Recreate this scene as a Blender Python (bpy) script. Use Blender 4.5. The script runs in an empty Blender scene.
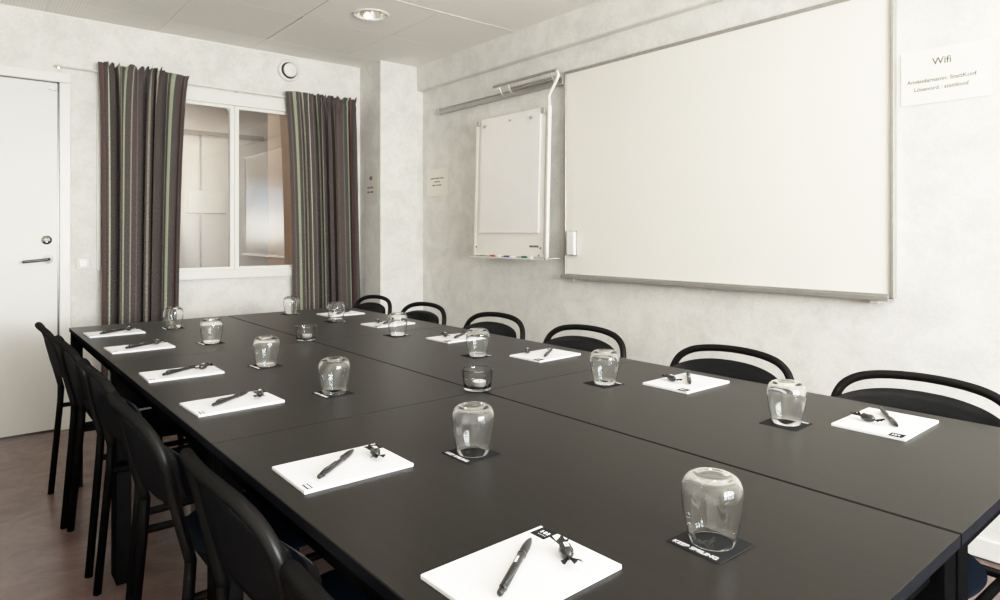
import bpy, bmesh, math, random
from mathutils import Vector, Matrix
random.seed(7)
C = bpy.context.scene.collection
PI = math.pi

# ------------------------------------------------------------------ materials
def newmat(name):
    m = bpy.data.materials.new(name); m.use_nodes = True
    nt = m.node_tree; b = nt.nodes['Principled BSDF']
    return m, nt, b
def pm(name, col, rough=0.5, metal=0.0, spec=0.5, coat=0.0, noise=None, bump=None, emis=None):
    """principled with optional procedural colour mottling and bump"""
    m, nt, b = newmat(name)
    b.inputs['Base Color'].default_value = (*col, 1)
    b.inputs['Roughness'].default_value = rough
    b.inputs['Metallic'].default_value = metal
    b.inputs['Specular IOR Level'].default_value = spec
    b.inputs['Coat Weight'].default_value = coat
    if emis:
        b.inputs['Emission Color'].default_value = (*emis[0], 1); b.inputs['Emission Strength'].default_value = emis[1]
    tc = nt.nodes.new('ShaderNodeTexCoord')
    if noise:
        sc, amt = noise
        n = nt.nodes.new('ShaderNodeTexNoise'); n.inputs['Scale'].default_value = sc; n.inputs['Detail'].default_value = 5
        r = nt.nodes.new('ShaderNodeValToRGB')
        r.color_ramp.elements[0].position = .3; r.color_ramp.elements[1].position = .7
        r.color_ramp.elements[0].color = (*[c*(1-amt) for c in col], 1)
        r.color_ramp.elements[1].color = (*[min(1, c*(1+amt)) for c in col], 1)
        nt.links.new(tc.outputs['Object'], n.inputs['Vector']); nt.links.new(n.outputs['Fac'], r.inputs['Fac'])
        nt.links.new(r.outputs['Color'], b.inputs['Base Color'])
    if bump:
        sc, st = bump
        n = nt.nodes.new('ShaderNodeTexNoise'); n.inputs['Scale'].default_value = sc; n.inputs['Detail'].default_value = 4
        bp = nt.nodes.new('ShaderNodeBump'); bp.inputs['Strength'].default_value = st; bp.inputs['Distance'].default_value = .002
        nt.links.new(tc.outputs['Object'], n.inputs['Vector']); nt.links.new(n.outputs['Fac'], bp.inputs['Height'])
        nt.links.new(bp.outputs['Normal'], b.inputs['Normal'])
    return m

def gloss_dark(name, col, rough, fac, scale=30):
    m = bpy.data.materials.new(name); m.use_nodes = True; nt = m.node_tree; nt.nodes.clear()
    o = nt.nodes.new('ShaderNodeOutputMaterial'); mix = nt.nodes.new('ShaderNodeMixShader')
    d = nt.nodes.new('ShaderNodeBsdfDiffuse'); g = nt.nodes.new('ShaderNodeBsdfGlossy'); g.inputs['Roughness'].default_value = rough
    tc = nt.nodes.new('ShaderNodeTexCoord'); n = nt.nodes.new('ShaderNodeTexNoise'); n.inputs['Scale'].default_value = scale
    r = nt.nodes.new('ShaderNodeValToRGB'); r.color_ramp.elements[0].color = (*[c*.8 for c in col], 1); r.color_ramp.elements[1].color = (*[c*1.2 for c in col], 1)
    nt.links.new(tc.outputs['Object'], n.inputs['Vector']); nt.links.new(n.outputs['Fac'], r.inputs['Fac']); nt.links.new(r.outputs['Color'], d.inputs['Color'])
    nt.links.new(d.outputs[0], mix.inputs[1]); nt.links.new(g.outputs[0], mix.inputs[2]); mix.inputs[0].default_value = fac
    nt.links.new(mix.outputs[0], o.inputs[0]); return m

def wall_material():
    m, nt, b = newmat('wallpaper')
    tc = nt.nodes.new('ShaderNodeTexCoord')
    def noise(s, d, dist=0):
        n = nt.nodes.new('ShaderNodeTexNoise'); n.inputs['Scale'].default_value = s
        n.inputs['Detail'].default_value = d; n.inputs['Distortion'].default_value = dist
        nt.links.new(tc.outputs['Object'], n.inputs['Vector']); return n
    n1 = noise(7, 6, .6); n2 = noise(38, 5, 1.5)
    mx = nt.nodes.new('ShaderNodeMath'); mx.operation = 'MULTIPLY_ADD'
    nt.links.new(n2.outputs['Fac'], mx.inputs[0]); mx.inputs[1].default_value = .7
    nt.links.new(n1.outputs['Fac'], mx.inputs[2])
    r = nt.nodes.new('ShaderNodeValToRGB')
    r.color_ramp.elements[0].position = .62; r.color_ramp.elements[0].color = (.67, .66, .63, 1)
    r.color_ramp.elements[1].position = 1.05; r.color_ramp.elements[1].color = (.795, .785, .75, 1)
    nt.links.new(mx.outputs[0], r.inputs['Fac']); nt.links.new(r.outputs['Color'], b.inputs['Base Color'])
    b.inputs['Roughness'].default_value = .75; b.inputs['Specular IOR Level'].default_value = .25
    bp = nt.nodes.new('ShaderNodeBump'); bp.inputs['Strength'].default_value = .35; bp.inputs['Distance'].default_value = .002
    n3 = noise(120, 3, .5); nt.links.new(n3.outputs['Fac'], bp.inputs['Height']); nt.links.new(bp.outputs['Normal'], b.inputs['Normal'])
    return m

def ceiling_material(name, perforated):
    m, nt, b = newmat(name)
    b.inputs['Roughness'].default_value = .8; b.inputs['Specular IOR Level'].default_value = .2
    col = (.87, .855, .82)
    b.inputs['Base Color'].default_value = (*col, 1)
    if perforated:
        tc = nt.nodes.new('ShaderNodeTexCoord')
        v = nt.nodes.new('ShaderNodeTexVoronoi'); v.inputs['Scale'].default_value = 62; v.inputs['Randomness'].default_value = 0
        r = nt.nodes.new('ShaderNodeValToRGB')
        r.color_ramp.elements[0].position = .22; r.color_ramp.elements[0].color = (.45, .44, .42, 1)
        r.color_ramp.elements[1].position = .30; r.color_ramp.elements[1].color = (*col, 1)
        nt.links.new(tc.outputs['Object'], v.inputs['Vector']); nt.links.new(v.outputs['Distance'], r.inputs['Fac'])
        nt.links.new(r.outputs['Color'], b.inputs['Base Color'])
    return m

def floor_material():
    m, nt, b = newmat('linoleum')
    tc = nt.nodes.new('ShaderNodeTexCoord')
    n = nt.nodes.new('ShaderNodeTexNoise'); n.inputs['Scale'].default_value = 5; n.inputs['Detail'].default_value = 8; n.inputs['Roughness'].default_value = .7; n.inputs['Distortion'].default_value = 1.2
    r = nt.nodes.new('ShaderNodeValToRGB')
    r.color_ramp.elements[0].position = .3; r.color_ramp.elements[0].color = (.115, .070, .060, 1)
    r.color_ramp.elements[1].position = .72; r.color_ramp.elements[1].color = (.215, .145, .125, 1)
    nt.links.new(tc.outputs['Object'], n.inputs['Vector']); nt.links.new(n.outputs['Fac'], r.inputs['Fac'])
    nt.links.new(r.outputs['Color'], b.inputs['Base Color'])
    b.inputs['Roughness'].default_value = .27
    return m

def table_material():
    m, nt, b = newmat('table_laminate')
    tc = nt.nodes.new('ShaderNodeTexCoord'); mp = nt.nodes.new('ShaderNodeMapping'); mp.inputs['Scale'].default_value = (60, 3, 20)
    n = nt.nodes.new('ShaderNodeTexNoise'); n.inputs['Scale'].default_value = 1.5; n.inputs['Detail'].default_value = 6
    r = nt.nodes.new('ShaderNodeValToRGB')
    r.color_ramp.elements[0].position = .3; r.color_ramp.elements[0].color = (.0092, .0080, .0066, 1)
    r.color_ramp.elements[1].position = .7; r.color_ramp.elements[1].color = (.0132, .0116, .0098, 1)
    nt.links.new(tc.outputs['Object'], mp.inputs['Vector']); nt.links.new(mp.outputs['Vector'], n.inputs['Vector'])
    nt.links.new(n.outputs['Fac'], r.inputs['Fac']); nt.links.new(r.outputs['Color'], b.inputs['Base Color'])
    n2 = nt.nodes.new('ShaderNodeTexNoise'); n2.inputs['Scale'].default_value = 220
    nt.links.new(tc.outputs['Object'], n2.inputs['Vector'])
    bp = nt.nodes.new('ShaderNodeBump'); bp.inputs['Strength'].default_value = .08; bp.inputs['Distance'].default_value = .001
    nt.links.new(n2.outputs['Fac'], bp.inputs['Height']); nt.links.new(bp.outputs['Normal'], b.inputs['Normal'])
    d = nt.nodes.new('ShaderNodeBsdfDiffuse'); g = nt.nodes.new('ShaderNodeBsdfGlossy'); g.inputs['Roughness'].default_value = .33
    f = nt.nodes.new('ShaderNodeFresnel'); f.inputs['IOR'].default_value = 1.42
    mu = nt.nodes.new('ShaderNodeMath'); mu.operation = 'MULTIPLY'; mu.inputs[1].default_value = .62
    mix = nt.nodes.new('ShaderNodeMixShader'); out = nt.nodes['Material Output']
    nt.links.new(r.outputs['Color'], d.inputs['Color']); nt.links.new(bp.outputs['Normal'], g.inputs['Normal'])
    nt.links.new(f.outputs[0], mu.inputs[0]); nt.links.new(mu.outputs[0], mix.inputs[0])
    nt.links.new(d.outputs[0], mix.inputs[1]); nt.links.new(g.outputs[0], mix.inputs[2]); nt.links.new(mix.outputs[0], out.inputs[0])
    nt.nodes.remove(b)
    return m

def thin_glass(name, tint=(1, 1, 1), refl=None):
    m = bpy.data.materials.new(name); m.use_nodes = True; nt = m.node_tree
    nt.nodes.clear()
    o = nt.nodes.new('ShaderNodeOutputMaterial'); mix = nt.nodes.new('ShaderNodeMixShader')
    t = nt.nodes.new('ShaderNodeBsdfTransparent'); g = nt.nodes.new('ShaderNodeBsdfGlossy')
    t.inputs['Color'].default_value = (*tint, 1); g.inputs['Roughness'].default_value = .02
    nt.links.new(t.outputs[0], mix.inputs[1]); nt.links.new(g.outputs[0], mix.inputs[2]); nt.links.new(mix.outputs[0], o.inputs[0])
    if refl is None:
        f = nt.nodes.new('ShaderNodeFresnel'); f.inputs['IOR'].default_value = 1.5; nt.links.new(f.outputs[0], mix.inputs[0])
    else: mix.inputs[0].default_value = refl
    return m
def real_glass(name):
    m, nt, b = newmat(name)
    b.inputs['Base Color'].default_value = (.985, .99, .985, 1)
    b.inputs['Roughness'].default_value = 0.0; b.inputs['IOR'].default_value = 1.47
    b.inputs['Transmission Weight'].default_value = 1.0
    return m

def curtain_material(name, stripes):
    """vertical woven stripes placed along the width of the cloth (UV u)"""
    m, nt, b = newmat(name)
    uv = nt.nodes.new('ShaderNodeUVMap'); sx = nt.nodes.new('ShaderNodeSeparateXYZ')
    nt.links.new(uv.outputs['UV'], sx.inputs[0])
    r = nt.nodes.new('ShaderNodeValToRGB'); cr = r.color_ramp; cr.interpolation = 'CONSTANT'
    base = (.085, .072, .069)
    pts = [(0.0, base)]
    for c, w, col in stripes: pts += [(c-w/2, col), (c+w/2, base)]
    cr.elements[0].position = 0; cr.elements[0].color = (*pts[0][1], 1)
    cr.elements.remove(cr.elements[1])
    for p, col in pts[1:]:
        e = cr.elements.new(p); e.color = (*col, 1)
    nt.links.new(sx.outputs['X'], r.inputs['Fac'])
    n = nt.nodes.new('ShaderNodeTexNoise'); n.inputs['Scale'].default_value = 75; n.inputs['Detail'].default_value = 2
    mp = nt.nodes.new('ShaderNodeMapping'); mp.inputs['Scale'].default_value = (3.0, 3.5, 1)
    nt.links.new(uv.outputs['UV'], mp.inputs['Vector']); nt.links.new(mp.outputs['Vector'], n.inputs['Vector'])
    mr = nt.nodes.new('ShaderNodeMapRange'); mr.inputs['From Min'].default_value = .3; mr.inputs['From Max'].default_value = .7
    mr.inputs['To Min'].default_value = .45; mr.inputs['To Max'].default_value = 1.55
    nt.links.new(n.outputs['Fac'], mr.inputs['Value'])
    mx = nt.nodes.new('ShaderNodeMix'); mx.data_type = 'RGBA'; mx.blend_type = 'MULTIPLY'; mx.inputs['Factor'].default_value = 1
    nt.links.new(r.outputs['Color'], mx.inputs['A']); nt.links.new(mr.outputs['Result'], mx.inputs['B'])
    nt.links.new(mx.outputs['Result'], b.inputs['Base Color'])
    b.inputs['Roughness'].default_value = .85; b.inputs['Specular IOR Level'].default_value = .15
    return m

M = {}
M['wall'] = wall_material()
M['ceil_perf'] = ceiling_material('ceiling_perforated', True)
M['ceil_plain'] = ceiling_material('ceiling_plain', False)
M['ceil_void'] = pm('ceiling_void', (.03, .03, .03), .9)
M['ceil_grid'] = pm('ceiling_grid', (.66, .64, .6), .6)
M['floor'] = floor_material()
M['table'] = table_material()
M['table_edge'] = gloss_dark('table_edge', (.0080, .0085, .0115), .4, .012)
M['steel_black'] = gloss_dark('black_steel', (.0022, .0022, .0024), .35, .008)
M['tube'] = gloss_dark('black_tube', (.0055, .0052, .0050), .32, .018)
M['shell'] = gloss_dark('navy_shell', (.0020, .0028, .0046), .24, .034, 9)
M['seat'] = gloss_dark('navy_seat', (.0018, .0045, .0095), .5, .008, 60)
M['door'] = pm('door_paint', (.74, .73, .71), .38, noise=(2, .02))
M['frame'] = pm('white_paint', (.80, .79, .75), .35, noise=(4, .02))
M['seam'] = pm('dark_seam', (.05, .05, .05), .8)
M['chrome'] = pm('chrome', (.62, .61, .58), .2, metal=1)
M['dark_metal'] = pm('dark_metal', (.10, .10, .10), .3, metal=1)
M['alu'] = pm('aluminium', (.46, .45, .43), .36, metal=.7, noise=(40, .06))
M['board'] = pm('whiteboard_enamel', (.87, .845, .785), .2, spec=.45, noise=(1.2, .015))
M['fboard'] = pm('flipchart_enamel', (.88, .86, .82), .3, noise=(2, .015))
M['fpaper'] = pm('flipchart_paper', (.86, .84, .83), .8, noise=(5, .02))
M['white_plastic'] = pm('white_plastic', (.82, .82, .80), .3, noise=(5, .01))
M['grey_plastic'] = pm('grey_plastic', (.45, .45, .43), .4)
M['paper'] = pm('sheet_paper', (.84, .83, .78), .6, noise=(10, .01))
M['paper_dim'] = pm('sheet_paper_dull', (.66, .64, .59), .6, noise=(10, .01))
M['clear_film'] = pm('clear_film', (.68, .66, .62), .35, noise=(10, .01))
M['ink'] = pm('ink', (.12, .11, .10), .7)
M['ink_soft'] = pm('ink_soft', (.13, .12, .105), .7)
M['black'] = pm('black_plastic', (.012, .012, .013), .28, noise=(60, .1))
M['wrap'] = pm('black_wrapper', (.010, .010, .011), .18, spec=.8, bump=(90, .5))
M['silver'] = pm('silver_print', (.85, .85, .87), .5)
M['coaster'] = gloss_dark('coaster_card', (.018, .0185, .021), .4, .02, 80)
M['glass'] = real_glass('tumbler_glass')
M['wax'] = pm('candle_wax', (.85, .85, .83), .5)
M['cup'] = pm('aluminium_cup', (.85, .85, .86), .3, metal=.6)
M['pane'] = thin_glass('window_pane', (.90, .90, .89), .16)
M['lamp_glow'] = pm('lamp_glow', (.9, .88, .8), .5, emis=((1, .93, .8), 3))
M['reflector'] = pm('reflector', (.80, .78, .73), .14, metal=1)
M['corridor'] = pm('corridor_wall', (.52, .47, .42), .7, noise=(1.5, .06))
M['corridor_orange'] = pm('corridor_orange', (.50, .36, .26), .6, noise=(3, .06))
M['corridor_dark'] = pm('corridor_trim', (.20, .15, .12), .6)
M['red'] = pm('red_plastic', (.50, .07, .03), .4); M['blue'] = pm('blue_plastic', (.03, .06, .30), .4); M['green'] = pm('green_plastic', (.01, .14, .06), .4)

def pad_material():
    m, nt, b = newmat('lined_paper')
    tc = nt.nodes.new('ShaderNodeTexCoord'); sx = nt.nodes.new('ShaderNodeSeparateXYZ')
    nt.links.new(tc.outputs['Object'], sx.inputs[0])
    md = nt.nodes.new('ShaderNodeMath'); md.operation = 'MODULO'; md.inputs[1].default_value = .007
    ad = nt.nodes.new('ShaderNodeMath'); ad.operation = 'ADD'; ad.inputs[1].default_value = 1.0
    nt.links.new(sx.outputs['X'], ad.inputs[0]); nt.links.new(ad.outputs[0], md.inputs[0])
    lt = nt.nodes.new('ShaderNodeMath'); lt.operation = 'LESS_THAN'; lt.inputs[1].default_value = .0008
    nt.links.new(md.outputs[0], lt.inputs[0])
    mx = nt.nodes.new('ShaderNodeMix'); mx.data_type = 'RGBA'
    mx.inputs['A'].default_value = (.88, .88, .91, 1); mx.inputs['B'].default_value = (.80, .81, .86, 1)
    nt.links.new(lt.outputs[0], mx.inputs['Factor']); nt.links.new(mx.outputs['Result'], b.inputs['Base Color'])
    b.inputs['Roughness'].default_value = .7
    return m
M['pad'] = pad_material()

# ------------------------------------------------------------------ mesh helpers
def obj(name, bm, mat, parent=None, smooth=False, matrix=None):
    me = bpy.data.meshes.new(name); bm.normal_update(); bm.to_mesh(me); bm.free()
    if smooth:
        for p in me.polygons: p.use_smooth = True
    me.materials.append(mat if not isinstance(mat, str) else M[mat])
    o = bpy.data.objects.new(name, me); C.objects.link(o)
    if parent: o.parent = parent
    if matrix is not None: o.matrix_basis = matrix
    return o
def tag(o, label=None, cat=None, group=None, kind=None):
    if label: o['label'] = label
    if cat: o['category'] = cat
    if group: o['group'] = group
    if kind: o['kind'] = kind
    return o
def thing(name, label, cat, loc=(0, 0, 0), rz=0, group=None):
    o = bpy.data.objects.new(name, None); C.objects.link(o); o.empty_display_size = .05
    o.location = loc; o.rotation_euler = (0, 0, rz)
    return tag(o, label, cat, group)
def struct(name, bm, mat, label, cat, parent=None, smooth=False):
    o = obj(name, bm, mat, parent, smooth)
    if not parent: tag(o, label, cat, None, 'structure')
    return o
def BM(): return bmesh.new()
def box(bm, x0, x1, y0, y1, z0, z1, bev=0, seg=2):
    t = bmesh.new()
    bmesh.ops.create_cube(t, size=1)
    for v in t.verts:
        v.co = Vector(((x0+x1)/2+v.co.x*(x1-x0), (y0+y1)/2+v.co.y*(y1-y0), (z0+z1)/2+v.co.z*(z1-z0)))
    if bev: bmesh.ops.bevel(t, geom=t.edges[:], offset=bev, segments=seg, affect='EDGES', profile=.5)
    join(bm, t); return bm
def join(bm, t, mtx=None):
    mp = {}
    for v in t.verts: mp[v] = bm.verts.new(mtx @ v.co if mtx is not None else v.co)
    for f in t.faces:
        try: bm.faces.new([mp[v] for v in f.verts])
        except ValueError: pass
    t.free(); return bm
def lathe(bm, prof, n=40, at=(0, 0, 0), close=False):
    rings = []
    for r, z in prof:
        if r < 1e-6: rings.append([bm.verts.new((at[0], at[1], at[2]+z))])
        else: rings.append([bm.verts.new((at[0]+r*math.cos(2*PI*i/n), at[1]+r*math.sin(2*PI*i/n), at[2]+z)) for i in range(n)])
    pairs = list(zip(rings, rings[1:]))
    if close: pairs.append((rings[-1], rings[0]))
    for a, b in pairs:
        for i in range(n):
            j = (i+1) % n
            if len(a) == 1 and len(b) == 1: continue
            if len(a) == 1: bm.faces.new((a[0], b[i], b[j]))
            elif len(b) == 1: bm.faces.new((a[i], b[0], a[j]))
            else: bm.faces.new((a[i], b[i], b[j], a[j]))
    bmesh.ops.recalc_face_normals(bm, faces=bm.faces[:])
    return bm
def smooth_path(pts, sub=6):
    P = [Vector(p) for p in pts]; out = []
    Q = [P[0]*2-P[1]] + P + [P[-1]*2-P[-2]]
    for i in range(1, len(Q)-2):
        a, b, c, d = Q[i-1:i+3]
        for k in range(sub):
            t = k/sub
            out.append(.5*((2*b)+(c-a)*t+(2*a-5*b+4*c-d)*t*t+(3*b-a-3*c+d)*t**3))
    out.append(P[-1]); return out
def tube(bm, pts, r, n=12, sm=0, caps=True):
    P = smooth_path(pts, sm) if sm else [Vector(p) for p in pts]
    rad = r if isinstance(r, (list, tuple)) else [r]*len(P)
    up = None; rings = []
    for i, p in enumerate(P):
        if i == 0: d = P[1]-P[0]
        elif i == len(P)-1: d = P[-1]-P[-2]
        else: d = (P[i+1]-P[i]).normalized()+(P[i]-P[i-1]).normalized()
        d.normalize()
        if up is None: up = Vector((0, 0, 1)) if abs(d.z) < .9 else Vector((1, 0, 0))
        s = d.cross(up).normalized(); up = s.cross(d).normalized()
        rings.append([bm.verts.new(p+rad[i]*(math.cos(2*PI*k/n)*s+math.sin(2*PI*k/n)*up)) for k in range(n)])
    for a, b in zip(rings, rings[1:]):
        for k in range(n): bm.faces.new((a[k], a[(k+1) % n], b[(k+1) % n], b[k]))
    if caps:
        bm.faces.new(rings[0][::-1]); bm.faces.new(rings[-1])
    return bm
def recalc(bm): bmesh.ops.recalc_face_normals(bm, faces=bm.faces[:]); return bm
def text_mesh(body, size, align='CENTER', extrude=.0002, bold=.014):
    cu = bpy.data.curves.new('t', 'FONT'); cu.body = body; cu.size = size; cu.align_x = align; cu.extrude = extrude; cu.offset = size*bold
    o = bpy.data.objects.new('t', cu); C.objects.link(o)
    dg = bpy.context.evaluated_depsgraph_get(); dg.update()
    me = bpy.data.meshes.new_from_object(o.evaluated_get(dg))
    bpy.data.objects.remove(o); bpy.data.curves.remove(cu)
    bm = bmesh.new(); bm.from_mesh(me); bpy.data.meshes.remove(me); return bm
def frame_mtx(origin, xdir, ydir):
    x = Vector(xdir).normalized(); y = Vector(ydir).normalized(); z = x.cross(y)
    m = Matrix((x, y, z)).transposed().to_4x4(); m.translation = Vector(origin); return m
def copy_tree(o, parent=None):
    c = o.copy(); C.objects.link(c)
    if parent: c.parent = parent; c.matrix_parent_inverse = o.matrix_parent_inverse.copy()
    for ch in list(o.children): copy_tree(ch, c)
    return c

# ------------------------------------------------------------------ room shell
XW, YF, CH = 2.827, 4.66, 2.464      # right wall, far wall, ceiling height
XL, YB = -0.95, -2.30                # left wall and window wall behind the camera
b = BM(); box(b, XL-.1, XW+.1, YB-.1, YF+.1, -.06, 0)
struct('floor', b, 'floor', 'mauve brown linoleum floor with a soft sheen', 'floor')

# far wall with the opening of the inner window
WX0, WX1, WZ0, WZ1 = .90, 2.075, .90, 2.085
b = BM()
box(b, XL-.1, WX0, YF, YF+.1, 0, CH+.1); box(b, WX1, XW+.1, YF, YF+.1, 0, CH+.1)
box(b, WX0, WX1, YF, YF+.1, 0, WZ0); box(b, WX0, WX1, YF, YF+.1, WZ1, CH+.1)
struct('wall_far', b, 'wall', 'far wall in cream mottled wallpaper around the door and window', 'wall')
b = BM(); box(b, XW, XW+.1, YB-.1, YF+.1, 0, CH+.1)
struct('wall_right', b, 'wall', 'long right wall in mottled wallpaper behind the whiteboard', 'wall')
b = BM(); box(b, XL-.1, XL, YB-.1, YF+.1, 0, CH+.1)
struct('wall_left', b, 'wall', 'plain wallpapered left wall outside the view', 'wall')
# boxed-in beam under the ceiling and the corner pillar
b = BM(); box(b, 2.770, XW+.002, YB, 4.339, 2.276, CH+.01, .012, 3)
struct('trim_1', b, 'wall', 'boxed wallpapered ledge running under the ceiling above the whiteboard', 'ledge')
b = BM(); box(b, 2.45, XW+.002, 4.338, YF+.002, 0, CH+.01)
struct('trim_2', b, 'wall', 'square wallpapered corner pillar right of the curtains', 'pillar')
# wall behind the camera with three tall windows
WIN = [(.15, .75), (.95, 1.55), (1.75, 2.30)]
b = BM()
edges = [XL-.1]+[e for w in WIN for e in w]+[XW+.1]
for i in range(0, len(edges), 2): box(b, edges[i], edges[i+1], YB-.1, YB, 0, CH+.1)
for a, c in WIN:
    box(b, a, c, YB-.1, YB, 0, .9); box(b, a, c, YB-.1, YB, 2.15, CH+.1)
struct('wall_near', b, 'wall', 'wallpapered window wall behind the camera', 'wall')
for i, (a, c) in enumerate(WIN):
    b = BM()
    for x0, x1, z0, z1 in ((a, a+.03, .9, 2.15), (c-.03, c, .9, 2.15), (a, c, .9, .93), (a, c, 2.12, 2.15)):
        box(b, x0, x1, YB-.07, YB-.02, z0, z1)
    struct('window_%d' % (i+2), b, 'frame', 'white frame of a tall window behind the camera', 'window')
# baseboards
b = BM(); box(b, XW-.014, XW+.001, YB, 4.338, .006, .075, .003)
struct('baseboard_right', b, 'frame', 'white baseboard along the right wall', 'baseboard')
b = BM(); box(b, XW-.010, XW+.001, YB, 4.338, 0, .006)
struct('trim_3', b, 'seam', 'dark gap under the baseboard of the right wall', 'trim')
b = BM(); box(b, .54, 2.45, YF-.014, YF+.001, 0, .07, .003)
struct('baseboard_far', b, 'frame', 'white baseboard along the far wall', 'baseboard')

# ceiling: panels in a 0.6 m grid hanging under a dark void
XS = [XL-.1, -.185, .41, 1.005, 1.60, 2.195, 2.80]
YS = [4.69, 4.37, 3.77, 3.17, 2.57, 1.97, 1.37, .77, .17, -.43, -1.03, -1.63, -2.23, -2.4]
LAMPS = [(1.8975, 3.47), (1.8975, 1.07), (.1125, 1.07), (.1125, 3.47)]  # only the first is in view; the others are added for warm light
b = BM(); box(b, XL-.1, XW+.1, YB-.1, YF+.1, CH+.17, CH+.21)
void = struct('ceiling', b, 'ceil_void', 'suspended ceiling of pale grey panels', 'ceiling')
bp_, bq_ = BM(), BM()
hr = .092
for i in range(len(XS)-1):
    for j in range(len(YS)-1):
        x0, x1, y1, y0 = XS[i]+.0014, XS[i+1]-.0014, YS[j]-.0014, YS[j+1]+.0014
        lamp = [l for l in LAMPS if x0 < l[0] < x1 and y0 < l[1] < y1]
        if lamp:
            lx, ly = lamp[0]; n = 32; ci = []; sq = []
            for k in range(n):
                a = 2*PI*k/n; ca, sa = math.cos(a), math.sin(a)
                ci.append(bq_.verts.new((lx+hr*ca, ly+hr*sa, CH)))
                s = 1/max(abs(ca), abs(sa))
                px = lx+ca*s*((x1-lx) if ca > 0 else (lx-x0)); py = ly+sa*s*((y1-ly) if sa > 0 else (ly-y0))
                sq.append(bq_.verts.new((px, py, CH)))
            for k in range(n): bq_.faces.new((ci[k], ci[(k+1) % n], sq[(k+1) % n], sq[k]))
        else:
            plain = (i, j) in ((4, 1), (4, 3), (5, 1), (4, 2), (5, 2), (5, 3), (4, 0)) or i == 3 and j == 0
            gap = .007 if (i, j) == (4, 1) else 0
            box(bq_ if plain else bp_, x0+gap, x1, y0, y1, CH, CH+.012)
obj('plain_panels', bq_, 'ceil_plain', void); obj('perforated_panels', bp_, 'ceil_perf', void)
b = BM()
for x in XS[1:]: box(b, x-.0014, x+.0014, YB, YF, CH+.003, CH+.012)
for y in YS[1:]: box(b, XL, XW, y-.0014, y+.0014, CH+.003, CH+.011)
box(b, 1.61, 2.77, 3.168, 3.174, CH-.003, CH+.02)
obj('ceiling_grid', b, 'ceil_grid', void)
b = BM()
box(b, XL, XW, YF-.008, YF, CH-.008, CH); obj('edge_strip', b, 'frame', void)

# ------------------------------------------------------------------ door
b = BM(); box(b, -.43, .468, YF-.012, YF+.001, .012, 2.052, .002)
door = struct('door_1', b, 'door', 'white flush door with lever handle at the left of the far wall', 'door')
b = BM()
for x0, x1, z0, z1 in ((.478, .534, 0, 2.060), (-.50, -.44, 0, 2.060), (-.50, .534, 2.0605, 2.118)):
    box(b, x0, x1, YF-.022, YF+.001, z0, z1, .004)
obj('door_frame', b, 'frame', door)
b = BM(); box(b, .467, .479, YF-.010, YF+.001, 0, 2.06); box(b, -.43, .479, YF-.010, YF+.001, 2.050, 2.062); box(b, -.43, .47, YF-.011, YF+.001, 0, .013)
obj('door_gap', b, 'dark_metal', door)
def disc_y(b, x, z, r, y0, y1, n=28):
    t = BM(); lathe(t, [(0, 0), (r, 0), (r, y0-y1), (0, y0-y1)], n)
    join(b, t, Matrix.Translation((x, y0, z)) @ Matrix.Rotation(PI/2, 4, 'X'))
b = BM(); disc_y(b, .423, 1.016, .026, YF-.012, YF-.020); obj('handle_rose', recalc(b), 'white_plastic', door, True)
b = BM(); tube(b, [(.423, YF-.012, 1.016), (.423, YF-.055, 1.016), (.40, YF-.062, 1.013), (.33, YF-.060, 1.006), (.298, YF-.058, 1.003)], .0085, 10, 5)
obj('door_handle', recalc(b), 'dark_metal', door, True)
b = BM(); disc_y(b, .415, 1.128, .026, YF-.012, YF-.022); obj('lock_rosette', recalc(b), 'chrome', door, True)
b = BM(); box(b, .398, .432, YF-.030, YF-.022, 1.123, 1.133, .002); disc_y(b, .415, 1.118, .006, YF-.022, YF-.026)
obj('lock_turn', recalc(b), 'dark_metal', door)
b = BM(); disc_y(b, .437, 2.020, .014, YF-.012, YF-.022); box(b, .425, .462, YF-.025, YF-.018, 2.008, 2.018, .002)
obj('door_bracket', recalc(b), 'chrome', door)

# light switch
b = BM(); box(b, .562, .636, YF-.012, YF+.001, .950, 1.022, .008, 3)
sw = obj('light_switch', b, 'frame'); tag(sw, 'square cream light switch on the far wall between door and curtain', 'switch')
b = BM(); box(b, .574, .624, YF-.017, YF-.011, .962, 1.010, .006, 3); obj('rocker', b, 'white_plastic', sw)
# slim white conduit beside the curtain
b = BM(); box(b, .668, .690, YF-.016, YF+.001, .94, 2.12, .002)
tag(obj('cable_conduit', b, 'frame'), 'slim pale cable conduit running down the wall beside the left curtain', 'conduit')

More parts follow.
